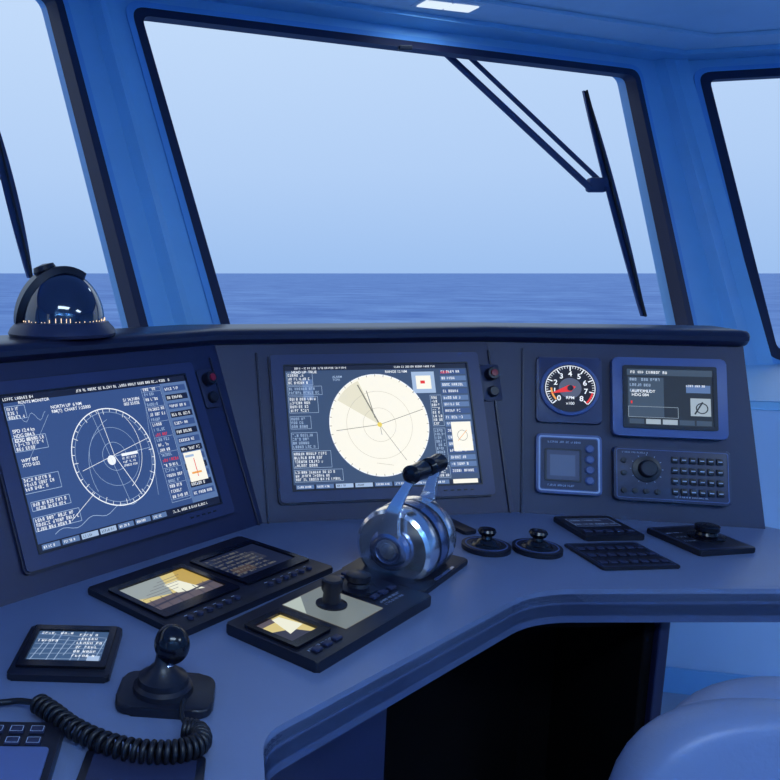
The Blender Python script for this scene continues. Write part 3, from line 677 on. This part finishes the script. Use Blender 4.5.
# ------------------------------------------------------------ wipers
wipm=mat("wiper_black",(44,58,98),.5)
def wiper(k,arms,blade,pivot,sc=1.0):
    e=empty("windshield_wiper",Matrix.Identity(4)); off=.14
    P3=lambda uv: fpt(k,*on_facet(k,*uv,off),off)
    for i,(p,q) in enumerate(arms): tube("arm_%d"%i,[P3(p),P3(q)],(.015,.011)[i]*sc,wipm,e,3)
    A,Bq=P3(blade[0]),P3(blade[1]); n=fax(k)[1]
    bm=bmesh.new(); rings=[]; T=(Bq-A).normalized(); S=T.cross(n).normalized()
    for i in range(21):
        t=i/20; c=A.lerp(Bq,t)+n*(-.02+.0*t); w=(.012+.026*max(0,math.sin(math.pi*t))**.8)*sc; 
        rings.append([c-S*w-n*.008,c+S*w-n*.008,c+S*w*.6+n*.008,c-S*w*.6+n*.008])
    loft(bm,rings); obj("blade",bm,wipm,e,True)
    tube("rubber",[A-n*.035,Bq-n*.035],.006*sc,rubber,e,2)
    if pivot:
        bm=bmesh.new(); box(bm,P3(pivot),(.10,.05,.07),.016); obj("hinge",bm,wipm,e,True)
    return e
wiper('C',[((438,46),(590,188)),((460,48),(600,181))],((581,92),(639,316)),(597,185))
wiper('L',[((-70,60),(-2,180))],((-14,110),(26,278)),None,.7)
# ------------------------------------------------------------ helm chair
e=empty("helm_chair",Matrix.Translation((.948,.985,0))@Matrix.Rotation(-.10,4,'Z'))
def cushion(name,c,s,bev,R,m=leather):
    bm=bmesh.new(); bmesh.ops.create_cube(bm,size=1); bmesh.ops.scale(bm,vec=s,verts=bm.verts); bmesh.ops.bevel(bm,geom=bm.edges[:],offset=bev,segments=5,affect='EDGES',profile=.6)
    bmesh.ops.transform(bm,matrix=Matrix.Translation(c)@R.to_4x4(),verts=bm.verts); return obj(name,bm,m,e,True)
def shell(name,w,h,d,r,c,R,m=leather):
    bm=bmesh.new(); out=roundpoly([(-w/2,0),(w/2,0),(w/2,h),(-w/2,h)],[r*.5,r*.5,r,r],10); cy=h*.5; rings=[]
    for k in range(17):
        a=math.pi*k/16; yy=-math.cos(a)*d/2; sh=1-(1-math.sin(a)**.5)*.14
        rings.append([Vector((p[0]*sh,yy,cy+(p[1]-cy)*sh)) for p in out])
    loft(bm,rings); bmesh.ops.transform(bm,matrix=Matrix.Translation(c)@R.to_4x4(),verts=bm.verts); return obj(name,bm,m,e,True)
cushion("seat",(.09,.20,.45),(.36,.38,.11),.05,Matrix.Identity(3))
shell("backrest",.66,.42,.10,.22,(0,-.03,.425),Matrix.Rotation(-.14,3,'X'))
shell("backrest_cushion",.54,.38,.10,.20,(.04,.05,.462),Matrix.Rotation(-.14,3,'X'))
bm=bmesh.new(); lathe(bm,[(.26,0),(.26,.02),(.10,.05),(.05,.07),(.05,.40),(.12,.41),(.12,.42)],(.08,.18,0)); obj("pedestal",bm,metal2,e,True)
# ------------------------------------------------------------ sea and sky
sm=bpy.data.materials.new("sea_water"); sm.use_nodes=True; nt=sm.node_tree; b=nt.nodes["Principled BSDF"]
tc=nt.nodes.new("ShaderNodeTexCoord"); mp=nt.nodes.new("ShaderNodeMapping"); mp.inputs["Scale"].default_value=(.03,.05,.05); nz=nt.nodes.new("ShaderNodeTexNoise"); nz.inputs["Scale"].default_value=1; nz.inputs["Detail"].default_value=8; nz.inputs["Roughness"].default_value=.75
cr_=nt.nodes.new("ShaderNodeValToRGB"); cr_.color_ramp.elements[0].position=.35; cr_.color_ramp.elements[1].position=.68
cr_.color_ramp.elements[0].color=(*lin((66,110,182)),1); cr_.color_ramp.elements[1].color=(*lin((126,162,216)),1)
nt.links.new(tc.outputs["Object"],mp.inputs[0]); nt.links.new(mp.outputs[0],nz.inputs["Vector"]); nt.links.new(nz.outputs["Fac"],cr_.inputs[0]); nt.links.new(cr_.outputs[0],b.inputs["Base Color"])
b.inputs["Roughness"].default_value=.6; b.inputs["Specular IOR Level"].default_value=.15
bm=bmesh.new(); box(bm,(0,0,-12.5),(50000,50000,1)); obj("sea",bm,sm)
w=bpy.data.worlds.new("world"); scene.world=w; w.use_nodes=True; nt=w.node_tree; bg=nt.nodes["Background"]
tc=nt.nodes.new("ShaderNodeTexCoord"); sp=nt.nodes.new("ShaderNodeSeparateXYZ"); cr_=nt.nodes.new("ShaderNodeValToRGB")
nt.links.new(tc.outputs["Generated"],sp.inputs[0]); nt.links.new(sp.outputs["Z"],cr_.inputs[0]); nt.links.new(cr_.outputs[0],bg.inputs[0])
el=cr_.color_ramp.elements; el[0].position=0; el[0].color=(*lin((160,194,240)),1); el[1].position=1; el[1].color=(*lin((206,228,254)),1)
x=el.new(.12); x.color=(*lin((180,208,246)),1); x=el.new(.40); x.color=(*lin((204,226,253)),1)
bg.inputs[1].default_value=1.0
